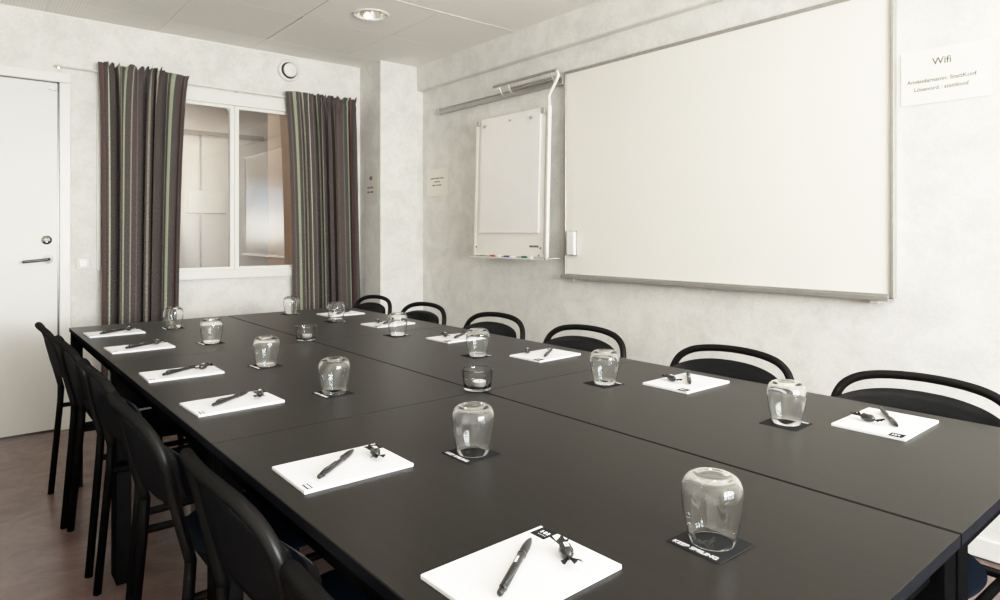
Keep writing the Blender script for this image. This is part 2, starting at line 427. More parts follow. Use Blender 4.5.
# ------------------------------------------------------------------ inner window
b = BM()
y0, y1 = YF-.022, YF+.060
for a in ((WX0-.06, WX0+.03, WZ0+.0202, WZ1-.0352), (WX1-.03, WX1+.06, WZ0+.0202, WZ1-.0352), (WX0-.06, WX1+.06, WZ1-.035, WZ1+.05), (WX0-.06, WX1+.06, WZ0-.04, WZ0+.02), (1.470, 1.508, WZ0+.0202, WZ1-.0352)):
    box(b, a[0], a[1], y0 if a[0] != 1.470 else YF+.0305, y1, a[2], a[3], .002)
win = struct('window_1', b, 'frame', 'white framed two-pane inner window between the striped curtains', 'window')
for nm, x0, x1 in (('casement', WX0+.0305, 1.4885), ('casement', 1.4895, WX1-.0305)):
    b = BM(); z0, z1 = WZ0+.02, WZ1-.035; w = .030
    box(b, x0, x0+w, YF-.006, YF+.03, z0, z1, .003); box(b, x1-w, x1, YF-.006, YF+.03, z0, z1, .003)
    box(b, x0+w+.0003, x1-w-.0003, YF-.006, YF+.03, z0, z0+.018, .002); box(b, x0+w+.0003, x1-w-.0003, YF-.006, YF+.03, z1-.022, z1, .002)
    cs = obj('casement', b, 'frame', win)
    b = BM(); v = [b.verts.new(p) for p in ((x0+w, YF+.012, z0+.018), (x1-w, YF+.012, z0+.018), (x1-w, YF+.012, z1-.022), (x0+w, YF+.012, z1-.022))]
    b.faces.new(v); obj('pane', b, 'pane', cs)
b = BM(); box(b, 1.435, 1.460, YF-.014, YF-.004, 2.010, 2.024, .002); box(b, 1.446, 1.452, YF-.018, YF-.004, 1.985, 2.02, .001)
obj('window_catch', b, 'chrome', win)

# corridor seen through the window
b = BM(); box(b, -.2, 3.4, 6.35, 6.42, 0, 2.5)
struct('wall_corridor', b, 'corridor', 'beige corridor wall seen through the inner window', 'wall')
b = BM(); box(b, 1.98, 2.05, YF+.1, 5.30, 0, 2.5); box(b, 1.98, 3.4, 5.30, 5.36, 0, 2.5)
struct('wall_corridor_side', b, 'corridor_orange', 'orange brown corridor wall seen behind the right window pane', 'wall')
b = BM(); box(b, -.2, -.13, YF+.1, 6.4, 0, 2.5)
struct('wall_corridor_end', b, 'corridor', 'beige end wall of the corridor behind the window', 'wall')
b = BM(); box(b, -.2, 3.4, YF+.1, 6.4, 2.44, 2.5)
struct('ceiling_corridor', b, 'corridor', 'ceiling of the corridor behind the window', 'ceiling')
b = BM(); box(b, -.2, 3.4, YF+.1, 6.4, -.05, 0)
struct('floor_corridor', b, 'corridor_dark', 'floor of the corridor behind the window', 'floor')
b = BM()
box(b, -.13, 1.98, 5.25, 5.35, 2.30, 2.44)
struct('trim_4', b, 'corridor', 'dropped beam under the corridor ceiling', 'beam')
b = BM(); box(b, -.13, 1.98, 5.235, 5.25, 2.30, 2.325); box(b, -.13, 2.3, 6.325, 6.35, 2.07, 2.105)
struct('trim_5', b, 'corridor_dark', 'brown picture rail on the corridor wall', 'trim')
b = BM()
for x in (1.72, 2.05, 2.45): box(b, x, x+.014, 6.335, 6.35, 0, 2.07)
struct('trim_6', b, 'corridor_dark', 'narrow vertical battens on the corridor wall', 'trim')
b = BM(); box(b, 1.60, 1.95, 6.330, 6.351, 1.348, 1.358); struct('trim_7', b, 'corridor_dark', 'thin dark ledge under the pale corridor panel', 'trim')  # dark rim of the pane reflection, built as a strip
b = BM(); box(b, 1.615, 1.935, 6.325, 6.351, 1.36, 1.56, .003)  # reflection in the left pane, built as a pale block on the wall
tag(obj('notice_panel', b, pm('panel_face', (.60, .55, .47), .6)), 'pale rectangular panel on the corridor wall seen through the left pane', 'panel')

# ------------------------------------------------------------------ curtains and rod
b = BM(); tube(b, [(.455, YF-.036, 2.152), (1.845, YF-.036, 2.152), (2.40, YF-.036, 2.152)], .0065, 10)
rod = obj('curtain_rod', b, 'frame', None, True); tag(rod, 'thin white curtain rod running above the inner window', 'curtain rod')
for x in (.475, 1.50, 2.395):
    b = BM(); box(b, x-.006, x+.006, YF-.036, YF+.001, 2.146, 2.158, .001); disc_y(b, x, 2.152, .010, YF+.001, YF-.006); obj('rod_bracket', recalc(b), 'chrome', rod)

GR = (.29, .33, .23); GL = (.40, .43, .33); BE = (.27, .235, .20); RD = (.19, .075, .070); PK = (.15, .11, .112); GY = (.155, .15, .145); DK = (.022, .018, .018); WH = (.40, .38, .32)
def curtain(name, label, top, bot, ztop, zbot, folds, stripes, lift, seed, flat):
    """top/bot: x extents; folds: list of (s, y offset amplitude) control; flat(s) -> 0 gathered .. 1 smooth"""
    rnd = random.Random(seed)
    nx, nz = 260, 46
    bm = BM(); uvl = bm.loops.layers.uv.new('UVMap')
    ph = [rnd.uniform(0, 6.28) for _ in range(6)]
    def F(s):     # main fold phase
        return 2*PI*(folds*s + .35*math.sin(2.3*PI*s+ph[0]) + .18*math.sin(5.1*PI*s+ph[1]))
    rows = []
    for j in range(nz+1):
        t = j/nz; t2 = t**1.6
        z = ztop+(zbot-ztop)*t2
        row = []
        for i in range(nx+1):
            s = i/nx
            x0 = top[0]+(bot[0]-top[0])*t; x1 = top[1]+(bot[1]-top[1])*t
            pin = .012*math.sin(PI*t)            # slight waist
            x = x0+pin+(x1-x0-2*pin)*s
            d = (ztop-z)
            g = math.exp(-d/.16)                 # gather near the rod
            main = 2*abs(math.sin((F(s)+.25*t)/2))**.48-1
            fine = (2*abs(math.sin(F(s)*1.55+ph[2]))**.7-1)*.7+(2*abs(math.sin(F(s)*2.35+ph[3]))**.7-1)*.5
            fl = flat(s)
            a = (.050*(1-.50*g))*(1-.50*fl)
            y = -a*main-(.020*g)*(1-fl)*fine
            x += (.016*(1-g)*math.cos(F(s)+.25*t)+.006*g*(1-fl)*math.cos(F(s)*3.1+ph[2]))*(1-.5*fl)*min(1, 6*s, 6*(1-s))
            zz = z
            if d < .09:                          # frilled heading above the rod pocket
                zz += lift*(1-d/.09)*(1-fl)*(.5*math.sin(F(s)*3.1+ph[4])+.45*math.sin(F(s)*5.3+ph[5]))+.35*lift*(1-d/.09)*math.sin(9*s+ph[2])
                pinch = math.exp(-((d-.035)/.014)**2)
                y = y*(1-.35*pinch)-.016*math.exp(-d/.05)
            row.append(bm.verts.new((x, YF-.066+y, zz)))
        rows.append(row)
    for j in range(nz):
        for i in range(nx):
            f = bm.faces.new((rows[j][i], rows[j+1][i], rows[j+1][i+1], rows[j][i+1]))
            for l, (di, dj) in zip(f.loops, ((0, 0), (0, 1), (1, 1), (1, 0))):
                l[uvl].uv = ((i+di)/nx*.9998+.0001, (j+dj)/nz)
    mat = curtain_material(name+'_cloth', stripes)
    o = obj('curtain', bm, mat, None, True)
    md = o.modifiers.new('thickness', 'SOLIDIFY'); md.thickness = .0015
    tag(o, label, 'curtain', 'striped curtains at the inner window')
    return o
curtain('left', 'dark striped curtain left of the inner window, nearer the door', (.662, 1.178), (.678, 1.105), 2.196, .10, 5.0,
        [(.045, .012, RD), (.10, .014, GL), (.165, .008, PK), (.21, .022, GR), (.245, .006, WH), (.285, .022, GR), (.37, .014, BE), (.43, .010, PK), (.50, .020, GY), (.57, .010, BE), (.645, .012, WH), (.765, .006, WH), (.825, .052, GR), (.925, .010, RD), (.965, .010, PK)],
        .017, 3, lambda s: (1 if s < .06 else 0)+(max(0, min(1, (s-.66)/.08))))
curtain('right', 'dark striped curtain right of the inner window, beside the pillar', (1.818, 2.362), (1.890, 2.408), 2.188, .10, 5.6,
        [(.045, .012, PK), (.105, .045, GR), (.175, .008, BE), (.225, .014, WH), (.30, .010, GL), (.355, .010, PK), (.42, .018, GR), (.48, .008, BE), (.535, .012, GY), (.60, .012, PK), (.665, .020, GR), (.725, .008, RD), (.80, .012, GY), (.865, .026, GR), (.93, .010, RD)],
        .015, 11, lambda s: 1-max(0, min(1, (s-.34)/.12)))

# air valve on the far wall
b = BM(); disc_y(b, 1.870, 2.352, .078, YF+.001, YF-.012, 48)
valve = obj('air_valve', recalc(b), 'frame', None, True); tag(valve, 'round white ventilation valve high on the far wall above the right curtain', 'vent')
t = BM(); lathe(t, [(.052, 0), (.052, .003), (.066, .003), (.066, 0)], 40, close=True)
b = BM(); disc_y(b, 1.870, 2.352, .060, YF-.012, YF-.0135, 48); t.free(); obj('valve_throat', recalc(b), 'seam', valve, True)
t = BM(); lathe(t, [(.078, 0), (.078, .012), (.070, .020), (.061, .020), (.059, .010), (.059, 0)], 48)
b = BM(); join(b, t, Matrix.Translation((1.870, YF-.010, 2.352)) @ Matrix.Rotation(PI/2, 4, 'X')); obj('valve_ring', recalc(b), 'frame', valve, True)
t = BM(); lathe(t, [(0, .038), (.040, .038), (.050, .034), (.050, .028), (.020, .024), (0, .024)], 40)
b = BM(); join(b, t, Matrix.Translation((1.874, YF-.004, 2.353)) @ Matrix.Rotation(PI/2, 4, 'X')); obj('valve_disc', recalc(b), 'white_plastic', valve, True)

# ------------------------------------------------------------------ downlights
def downlight(x, y, label):
    t = thing('ceiling_downlight', label, 'downlight', (x, y, CH), 0, 'recessed ceiling downlights')
    b = BM(); lathe(b, [(.108, -.001), (.106, -.007), (.092, -.006), (.086, .010), (.092, .012), (.092, .0)], 48); obj('trim_ring', b, 'white_plastic', t, True)
    b = BM(); lathe(b, [(.087, .004), (.078, .035), (.066, .07), (.058, .095), (.0, .096)], 48); obj('reflector', b, 'reflector', t, True)
    for s in (-1, 1):
        b = BM(); tube(b, [(s*.022, -.035, .080), (s*.022, .035, .080)], .011, 12); obj('lamp_tube', b, 'lamp_glow', t, True)
    return t
downlight(*LAMPS[0], 'round recessed downlight with mirrored reflector nearest the far wall, in the picture')
for k, l in enumerate(LAMPS[1:]): downlight(*l, ['round recessed downlight above the middle of the table', 'round recessed downlight above the near end of the left chairs', 'round recessed downlight above the floor before the door'][k])

# ------------------------------------------------------------------ whiteboard
wy0, wy1, wz0, wz1 = .972, 2.762, .912, 2.130
wb = thing('whiteboard', 'large white magnetic whiteboard with aluminium frame on the right wall', 'whiteboard', (XW-.02, (wy0+wy1)/2, wz0))
def loc(o, p): o.parent = p; o.matrix_parent_inverse = Matrix.Translation(-Vector(p.location)); return o
b = BM(); box(b, XW-.022, XW-.001, wy0+.008, wy1-.008, wz0+.008, wz1-.008); loc(obj('board_surface', b, 'board'), wb)
b = BM()
for a in ((wy0, wy0+.016, wz0, wz1), (wy1-.016, wy1, wz0, wz1), (wy0+.0162, wy1-.0162, wz0, wz0+.016), (wy0+.0162, wy1-.0162, wz1-.016, wz1)):
    box(b, XW-.032, XW-.002, a[0], a[1], a[2], a[3], .003)
loc(obj('board_frame', b, 'alu'), wb)
b = BM(); box(b, XW-.060, XW-.002, wy0+.01, wy1-.0, wz0-.010, wz0-.002, .002); box(b, XW-.062, XW-.056, wy0+.01, wy1, wz0-.010, wz0+.010, .002)
loc(obj('pen_tray', b, 'alu'), wb)
for y in (1.02, 2.66):
    b = BM(); box(b, XW-.055, XW-.004, y, y+.03, wz0-.022, wz0-.010, .002); loc(obj('tray_bracket', b, 'grey_plastic'), wb)
# eraser / pen holder standing against the board
b = BM(); box(b, XW-.058, XW-.0335, 2.655, 2.715, 1.040, 1.178, .006, 3)
er = obj('whiteboard_eraser', b, 'white_plastic'); tag(er, 'white upright magnetic eraser at the lower left corner of the whiteboard', 'eraser')
b = BM(); box(b, XW-.034, XW-.0221, 2.650, 2.720, 1.036, 1.182, .002); obj('felt_backing', b, 'grey_plastic', er)

# rail left of the whiteboard
b = BM()
box(b, XW-.022, XW+.001, 2.775, 4.085, 2.062, 2.104, .003); box(b, XW-.030, XW-.020, 2.775, 4.085, 2.062, 2.070, .002); box(b, XW-.030, XW-.020, 2.775, 4.085, 2.096, 2.104, .002)
rail = obj('wall_rail', b, 'alu'); tag(rail, 'long aluminium wall rail left of the whiteboard above the flipchart', 'rail')
for y in (2.768, 4.080):
    b = BM(); box(b, XW-.034, XW+.001, y, y+.010, 2.058, 2.108, .002); obj('end_cap', b, 'grey_plastic', rail)

# ------------------------------------------------------------------ flipchart hung from the rail
fx_t, fx_b = 2.715, 2.690          # the board leans: its foot stands further out
fy0, fy1, fz0, fz1 = 2.790, 3.500, 1.024, 1.915
def fp(y, z, off=0):
    k = (z-fz0)/(fz1-fz0); return Vector((fx_b+(fx_t-fx_b)*k-off, y, z))
def fslab(b, y0, y1, z0, z1, o0, o1):
    t = BM(); vs = [t.verts.new(fp(y, z, o)) for o in (o0, o1) for y, z in ((y0, z0), (y1, z0), (y1, z1), (y0, z1))]
    for f in ((0, 1, 2, 3), (7, 6, 5, 4), (0, 4, 5, 1), (1, 5, 6, 2), (2, 6, 7, 3), (3, 7, 4, 0)): t.faces.new([vs[i] for i in f])
    recalc(t); bmesh.ops.bevel(t, geom=t.edges[:], offset=.001, segments=1, affect='EDGES'); join(b, t)
fc = thing('flipchart', 'white swing-arm flipchart board hanging left of the whiteboard', 'flipchart', (2.70, 3.15, fz0))
b = BM(); fslab(b, fy0+.03, fy1, fz0, fz1-.02, -.008, .004); loc(obj('board_panel', b, 'fboard'), fc)
b = BM(); fslab(b, fy0, fy0+.028, fz0, fz1+.01, -.010, .006); loc(obj('board_edge', b, 'fboard'), fc)
b = BM(); fslab(b, fy1-.022, fy1, fz0, fz1-.02, -.010, .006); loc(obj('board_edge', b, 'fboard'), fc)
b = BM(); fslab(b, fy0+.028, fy0+.032, fz0+.02, fz1-.01, .004, .0065); loc(obj('groove', b, 'grey_plastic'), fc)
for y in (fy1-.030, fy0+.052):
    b = BM(); fslab(b, y-.016, y+.012, fz1-.030, fz1+.004, .004, .018); loc(obj('pad_clamp', b, 'grey_plastic'), fc)
b = BM(); box(b, fx_b-.012, fx_b+.035, fy0+.02, fy1+.035, fz0-.016, fz0-.0105, .001); box(b, fx_b-.014, fx_b-.0122, fy0+.02, fy1+.035, fz0-.016, fz0-.008, .0005)
loc(obj('marker_tray', b, 'fboard'), fc)
b = BM(); tube(b, [(fx_b-.01, fy0+.02, fz0-.010), (XW-.05, fy0-.01, fz0-.006), (XW-.006, fy0-.025, fz0-.004)], .004, 8); loc(obj('stay_rod', b, 'alu', None, True), fc)
b = BM(); tube(b, [(fx_b, fy1, fz0-.010), (XW-.004, fy1+.04, fz0-.008)], .003, 8)
loc(obj('stay_rod', b, 'alu', None, True), fc)
b = BM()
tube(b, [fp(fy0-.004, fz0-.01, .012), fp(fy0-.002, 1.40, .012), fp(fy0+.004, fz1, .008), (2.715, fy0+.014, 1.95), (2.715, fy0+.010, 1.99), (2.720, fy0-.035, 2.055), (2.720, fy0-.058, 2.095), (2.720, fy0-.045, 2.122)], .0095, 12, 6)
loc(obj('swing_arm', recalc(b), 'frame', None, True), fc)
b = BM(); tube(b, [(2.720, fy0-.048, 2.120), (2.720, fy0-.02, 2.128), (2.720, 3.05, 2.128), (2.720, 3.33, 2.128)], .0092, 12, 6); loc(obj('support_bar', recalc(b), 'alu', None, True), fc)
b = BM(); tube(b, [(2.76, fy0-.04, 2.102), (2.76, 3.20, 2.102)], .008, 10); loc(obj('slide_bar', b, 'alu', None, True), fc)
for y in (2.80, 3.19, 3.28):
    b = BM(); tube(b, [(2.720, y, 2.128), (2.742, y, 2.085), (2.765, y, 2.070), (XW-.02, y, 2.072)], .004, 8, 4); loc(obj('arm_hanger', b, 'alu'), fc)
for y, z in ((fy1-.03, fz0+.055), (fy0+.058, fz0+.055), (fy0+.07, fz0+.010)):
    b = BM(); t = BM(); bmesh.ops.create_uvsphere(t, u_segments=10, v_segments=6, radius=.006); join(b, t, Matrix.Translation(fp(y, z, .005))); loc(obj('board_screw', b, 'ink', None, True), fc)
b = BM()      # illegible printed maker's mark
yy = fy0+.155
for w in (.012, .008, .010, .007, .011, .009, .010): fslab(b, yy-w, yy, fz0+.058, fz0+.070, .004, .0048); yy -= w+.002
loc(obj('printed_mark', b, 'ink'), fc)
# paper block on the flipchart
b = BM(); fslab(b, 2.862, 3.432, 1.170, fz1+.005, .005, .016)
fpad = obj('flipchart_pad', b, 'fpaper'); tag(fpad, 'blank white paper block clipped on the flipchart board', 'paper pad')
for y in (3.382, 2.932):
    b = BM(); t = BM(); bmesh.ops.create_uvsphere(t, u_segments=12, v_segments=8, radius=.010); join(b, t, Matrix.Translation(fp(y, fz1-.040, .020)))
    t = BM(); box(t, -.004, .004, -.004, .012, -.014, .004, .001); join(b, t, Matrix.Translation(fp(y, fz1-.040, .024)))
    obj('pad_pin', b, 'chrome', fpad, True)
b = BM(); fslab(b, 3.127, 3.152, fz1-.040, fz1-.028, .016, .018); obj('hang_hole', b, 'grey_plastic', fpad)
for nm, y, col in (('red', 3.27, 'red'), ('blue', 3.13, 'blue'), ('green', 2.965, 'green')):
    b = BM(); tube(b, [(fx_b+.002, y-.05, fz0-.0020), (fx_b+.002, y+.015, fz0-.0020)], .008, 10)
    mk = obj('marker_pen', b, 'white_plastic', None, True); tag(mk, '%s whiteboard marker lying in the flipchart tray' % nm, 'marker', 'markers in the flipchart tray')
    b = BM(); tube(b, [(fx_b+.002, y+.0, fz0-.0018), (fx_b+.002, y+.052, fz0-.0018)], .0085, 10); cp = obj('cap', b, col, mk, True); cp['label'] = nm+' cap'

# ------------------------------------------------------------------ wall signs
def on_right_wall(y, z, off): return frame_mtx((XW-off, y, z), (0, -1, 0), (0, 0, 1))
def sheet(name, x0, y0, w, h, mat, label, place):
    b = BM(); box(b, -w/2, w/2, -h/2, h/2, 0, .0015)
    o = obj(name, b, mat, None, False, place); tag(o, label, 'sign'); return o
sg = sheet('wifi_sign', 0, 0, .287, .204, 'paper', 'white landscape paper sign reading Wifi right of the whiteboard', on_right_wall(.812, 1.757, .003))
for body, size, x, y in (('Wifi', .036, -.008, .040), ('Användarnamn: StattKonf', .0215, -.012, -.022), ('Lösenord : stattkonf', .0215, -.012, -.053)):
    t = text_mesh(body, size); b = BM(); join(b, t, Matrix.Translation((x, y, .0018))); obj('lettering', b, 'ink_soft', sg)
def blurred(o, rows, mat):
    for y, h, words, x0 in rows:
        b = BM(); x = x0
        for w in words:
            n = max(1, int(w/.006))
            for k in range(n):
                hh = h*(.7+.3*((k*7+int(w*1000)) % 3)/2)
                box(b, x+k*w/n, x+(k+.72)*w/n, y-hh/2, y+hh/2, .0015, .0019)
            x += w+.007
        obj('printed_line', b, mat, o)
s2 = sheet('wall_notice', 0, 0, .285, .205, pm('notice_face', (.80, .78, .72), .6), 'small paper notice with three printed lines left of the flipchart', on_right_wall(4.132, 1.557, .003))
blurred(s2, [(.030, .011, (.06, .055, .045), -.090), (.004, .011, (.07,), -.038), (-.022, .011, (.045, .070), -.068)], 'ink_soft')
pm_ = frame_mtx((2.45-.003, 4.478, 1.53), (0, -1, 0), (0, 0, 1))
s3 = sheet('pillar_notice', 0, 0, .20, .27, 'clear_film', 'faint grey notice with a small symbol on the left side of the pillar', pm_)
blurred(s3, [(.060, .034, (.045,), -.020), (-.012, .016, (.035, .050), -.052), (-.046, .016, (.040, .048), -.052)], 'ink')

# ------------------------------------------------------------------ tables
TZ = .73
def make_table(x0, x1, y0, y1, label):
    cx, cy = (x0+x1)/2, (y0+y1)/2; t = thing('table', label, 'table', (cx, cy, 0), 0, 'black meeting tables pushed together')
    w, d = (x1-x0)/2, (y1-y0)/2
    b = BM(); box(b, -w+.0012, w-.0012, -d, d, TZ-.0010, TZ); box(b, -w, w, -d, d, TZ-.018, TZ-.0008, .0008, 1)
    obj('tabletop', b, 'table', t)
    b = BM()
    e = .0006
    for a in ((-w-e, -w+.001, -d-e, d+e), (w-.001, w+e, -d-e, d+e), (-w, w, -d-e, -d+.001), (-w, w, d-.001, d+e)): box(b, a[0], a[1], a[2], a[3], TZ-.018, TZ-.0015)
    obj('edge_band', b, 'table_edge', t)
    b = BM()
    for sx in (-1, 1): box(b, sx*(w-.035)-.012, sx*(w-.035)+.012, -d+.03, d-.03, TZ-.062, TZ-.018)
    for sy in (-1, 1): box(b, -w+.04, w-.04, sy*(d-.035)-.012, sy*(d-.035)+.012, TZ-.062, TZ-.018)
    obj('apron', b, 'steel_black', t)
    for sx in (-1, 1):
        for sy in (-1, 1):
            b = BM(); box(b, sx*(w-.026)-.022, sx*(w-.026)+.022, sy*(d-.026)-.022, sy*(d-.026)+.022, 0, TZ-.018, .002)
            obj('leg', b, 'steel_black', t)
YJ = [.298, 1.414, 2.518, 3.590]
for r, (x0, x1, row) in enumerate(((.407, 1.108, 'left'), (1.1135, 1.792, 'right'))):
    for k in range(3):
        side = 'row nearer the door-side chairs' if row == 'left' else 'row nearer the whiteboard wall'
        pos = ['nearest', 'middle', 'farthest'][k]
        make_table(x0, x1, YJ[k]+.0012, YJ[k+1]-.0012, '%s dark brown table of the %s' % (pos, side))

# ------------------------------------------------------------------ chairs
def make_chair():
    t = thing('chair', '', 'chair', (0, 0, 0), 0, 'black stacking chairs around the table')
    W = .212
    def bx_(z): # x of the back frame at height z (kink at .47)
        return .075-(z-.47)*.235 if z > .47 else .075-(.47-z)*.083
    # arch
    bul = lambda y: -.030*(1-(y/W)**2)
    A = .213
    pts = [(bx_(.47), -W, .47), (bx_(.60), -W*.99, .60), (bx_(.67), -A, .672), (bx_(.712), -A*.965, .714), (bx_(.742), -A*.87, .744), (bx_(.763), -A*.68, .7655), (bx_(.773), -A*.38, .7765), (bx_(.776), 0, .780)]
    pts = [(x+bul(y), y, z) for x, y, z in pts]
    pts = pts+[(x, -y, z) for x, y, z in pts[-2::-1]]
    b = BM(); tube(b, pts, [.0118]*(6*(len(pts)-1)+1+6*0), 14, 6); obj('back_frame', recalc(b), 'tube', t, True)
    for s in (-1, 1):
        b = BM(); tube(b, [(bx_(.475), s*W, .475), (bx_(.40), s*W, .40), (bx_(0), s*(W+.012), 0)], .0125, 12)
        obj('leg', b, 'steel_black', t, True)
        b = BM(); tube(b, [(.455, s*.195, .428), (.470, s*.203, .25), (.485, s*.210, 0)], .0125, 12)
        obj('leg', b, 'steel_black', t, True)
        b = BM(); tube(b, [(bx_(.392), s*W, .392), (.463, s*.198, .392)], .010, 10); obj('side_rail', b, 'steel_black', t, True)
    b = BM(); tube(b, [(.150, -W+.003, .398), (.150, W-.003, .398)], .010, 10); obj('stretcher', b, 'steel_black', t, True)
    b = BM(); tube(b, [(.420, -.2, .398), (.420, .2, .398)], .010, 10)
    obj('stretcher', b, 'steel_black', t, True)
    # back shell: rounded pillow outline following the back frame, wrapping forward at the sides
    def se(a, e): c, s = math.cos(a), math.sin(a); return math.copysign(abs(c)**(2/e), c), math.copysign(abs(s)**(2/e), s)
    b = BM(); n, R = 64, 14; zc, hz = .659, .089; hw = .222
    def P(u, v, side, r):
        z = zc+v*hz*(1-(.25*u*u if v > 0 else 0))
        y = u*hw
        th = .010*(1-r**5)+.0012
        x = bx_(z)-.013*(1-u*u)+.017*u*u+.032*max(0, (abs(u)-.6)/.4)**2-.006*(1-v*v)+.020*(1-v*v)*.3
        return (x+side*th, y, z)
    lay = {}
    for side in (-1, 1):
        cv = b.verts.new(P(0, 0, side, 0)); prev = None
        for k in range(1, R+1):
            r = k/R; rr = math.sin(r*PI/2)
            if k == R and side == 1: ring = lay[-1]
            else: ring = [b.verts.new(P(rr*se(2*PI*i/n, 2.9)[0], rr*se(2*PI*i/n, 2.9)[1], side if k < R else 0, rr)) for i in range(n)]
            for i in range(n):
                j = (i+1) % n
                if prev is None: b.faces.new((cv, ring[i], ring[j]))
                else: b.faces.new((prev[i], ring[i], ring[j], prev[j]))
            prev = ring
        lay[side] = prev
    obj('back_shell', recalc(b), 'shell', t, True)
    # seat
    b = BM(); R = 12; sx0, hx, hy = .315, .203, .212
    def Q(u, v, side, r):
        dish = -.008*math.exp(-(u*u+v*v)*2); front = -.020*max(0, u-.55)/.45
        th = .019*(1-r**6)+.001
        return (sx0+u*hx, v*hy, 0.430+dish+front+side*th)
    lay = {}
    for side in (-1, 1):
        cv = b.verts.new(Q(0, 0, side, 0)); prev = None
        for k in range(1, R+1):
            rr = math.sin(k/R*PI/2)
            if k == R and side == 1: ring = lay[-1]
            else: ring = [b.verts.new(Q(rr*se(2*PI*i/n, 2.1+.9*max(0, math.cos(2*PI*i/n)))[0], rr*se(2*PI*i/n, 2.1+.9*max(0, math.cos(2*PI*i/n)))[1], side if k < R else 0, rr)) for i in range(n)]
            for i in range(n):
                j = (i+1) % n
                if prev is None: b.faces.new((cv, ring[i], ring[j]))
                else: b.faces.new((prev[i], ring[i], ring[j], prev[j]))
            prev = ring
        lay[side] = prev
    obj('seat', recalc(b), 'seat', t, True)
    return t
proto = make_chair()
ordn = ['nearest to the camera', 'second from the near end', 'third from the near end', 'third from the far end', 'second from the far end', 'farthest away']
LC = [(.316, .600, 1), (.330, 1.118, 0), (.308, 1.686, 0), (.318, 2.230, 0), (.314, 2.822, 0), (.296, 3.315, 0)]
RC = [(1.950, .612, 0), (1.955, 1.163, 0), (1.955, 1.806, 0), (1.955, 2.375, 0), (1.955, 2.982, 0), (1.955, 3.530, 0)]
first = True
for k, (x, y, a) in enumerate(LC):
    o = proto if first else copy_tree(proto); first = False
    o.location = (x, y, 0); o.rotation_euler = (0, 0, math.radians(a))
    o['label'] = ('black tubular chair on the door side of the table, %s' % ordn[k])
for k, (x, y, a) in enumerate(RC):
    o = copy_tree(proto); o.location = (x, y, 0); o.rotation_euler = (0, 0, PI+math.radians(a))
    o['label'] = ('black chair between table and whiteboard wall, %s' % ordn[k])

# ------------------------------------------------------------------ things laid out on the table
def make_pad(two):
    t = thing('notepad', '', 'notepad', group='white notepads on the table')
    b = BM(); box(b, -.105, .105, -.0745, .0745, 0, .006, .0008, 1); obj('paper_block', b, 'pad', t)
    b = BM(); box(b, .0765, .1046, .040, .068, .0058, .0064); lg = obj('logo_patch', b, 'ink_soft' if 0 else 'coaster', t)
    b = BM()
    for k, w in enumerate((.0035, .0045, .004)): box(b, .089, .096, .061-.0058*k-w, .060-.0058*k, .0063, .0067)
    for k in range(5): box(b, .0835, .0855, .059-.003*k-.0016, .058-.003*k, .0063, .0067)
    obj('logo_mark', b, 'silver', lg)
    if two:
        b = BM(); box(b, -.098, -.088, -.070, -.046, .0058, .0064); lg = obj('corner_mark', b, 'coaster', t)
        b = BM()
        for k in range(5): box(b, -.0955, -.0905, -.0685+.0044*k, -.0655+.0044*k, .0063, .0067)
        obj('logo_mark', b, 'silver', lg)
    return t
def make_pen():
    t = thing('ballpoint_pen', '', 'pen', group='black ballpoint pens on the notepads')
    r = .0052
    def lx(prof):
        tt = BM(); lathe(tt, prof, 20); bb = BM(); join(bb, tt, Matrix.Rotation(PI/2, 4, 'Y')); return recalc(bb)
    obj('barrel', lx([(0, -.062), (.0046, -.062), (r, -.058), (r, .022), (.0049, .024), (.0049, .026), (.0056, .030), (.0058, .048), (.0046, .060), (.0022, .071), (.0009, .0725), (0, .073)]), 'black', t, True)
    obj('push_button', lx([(0, -.073), (.0034, -.0728), (.0042, -.070), (.0042, -.061), (0, -.061)]), 'black', t, True)
    obj('collar_ring', lx([(.0050, .0235), (.0060, .0235), (.0060, .0265), (.0050, .0265)]), 'dark_metal', t, True)
    b = BM(); tube(b, [(-.060, 0, .004), (-.058, -.004, .0088), (-.045, -.0055, .0086), (-.030, -.0055, .0066), (-.022, -.005, .0058)], .0018, 8, 4); obj('clip', recalc(b), 'black', t, True)
    b = BM()
    for k in range(4): box(b, -.005+.004*k, -.002+.004*k, -.001, .0015, r-.0003, r+.0003)
    obj('logo_mark', b, 'silver', t)
    return t
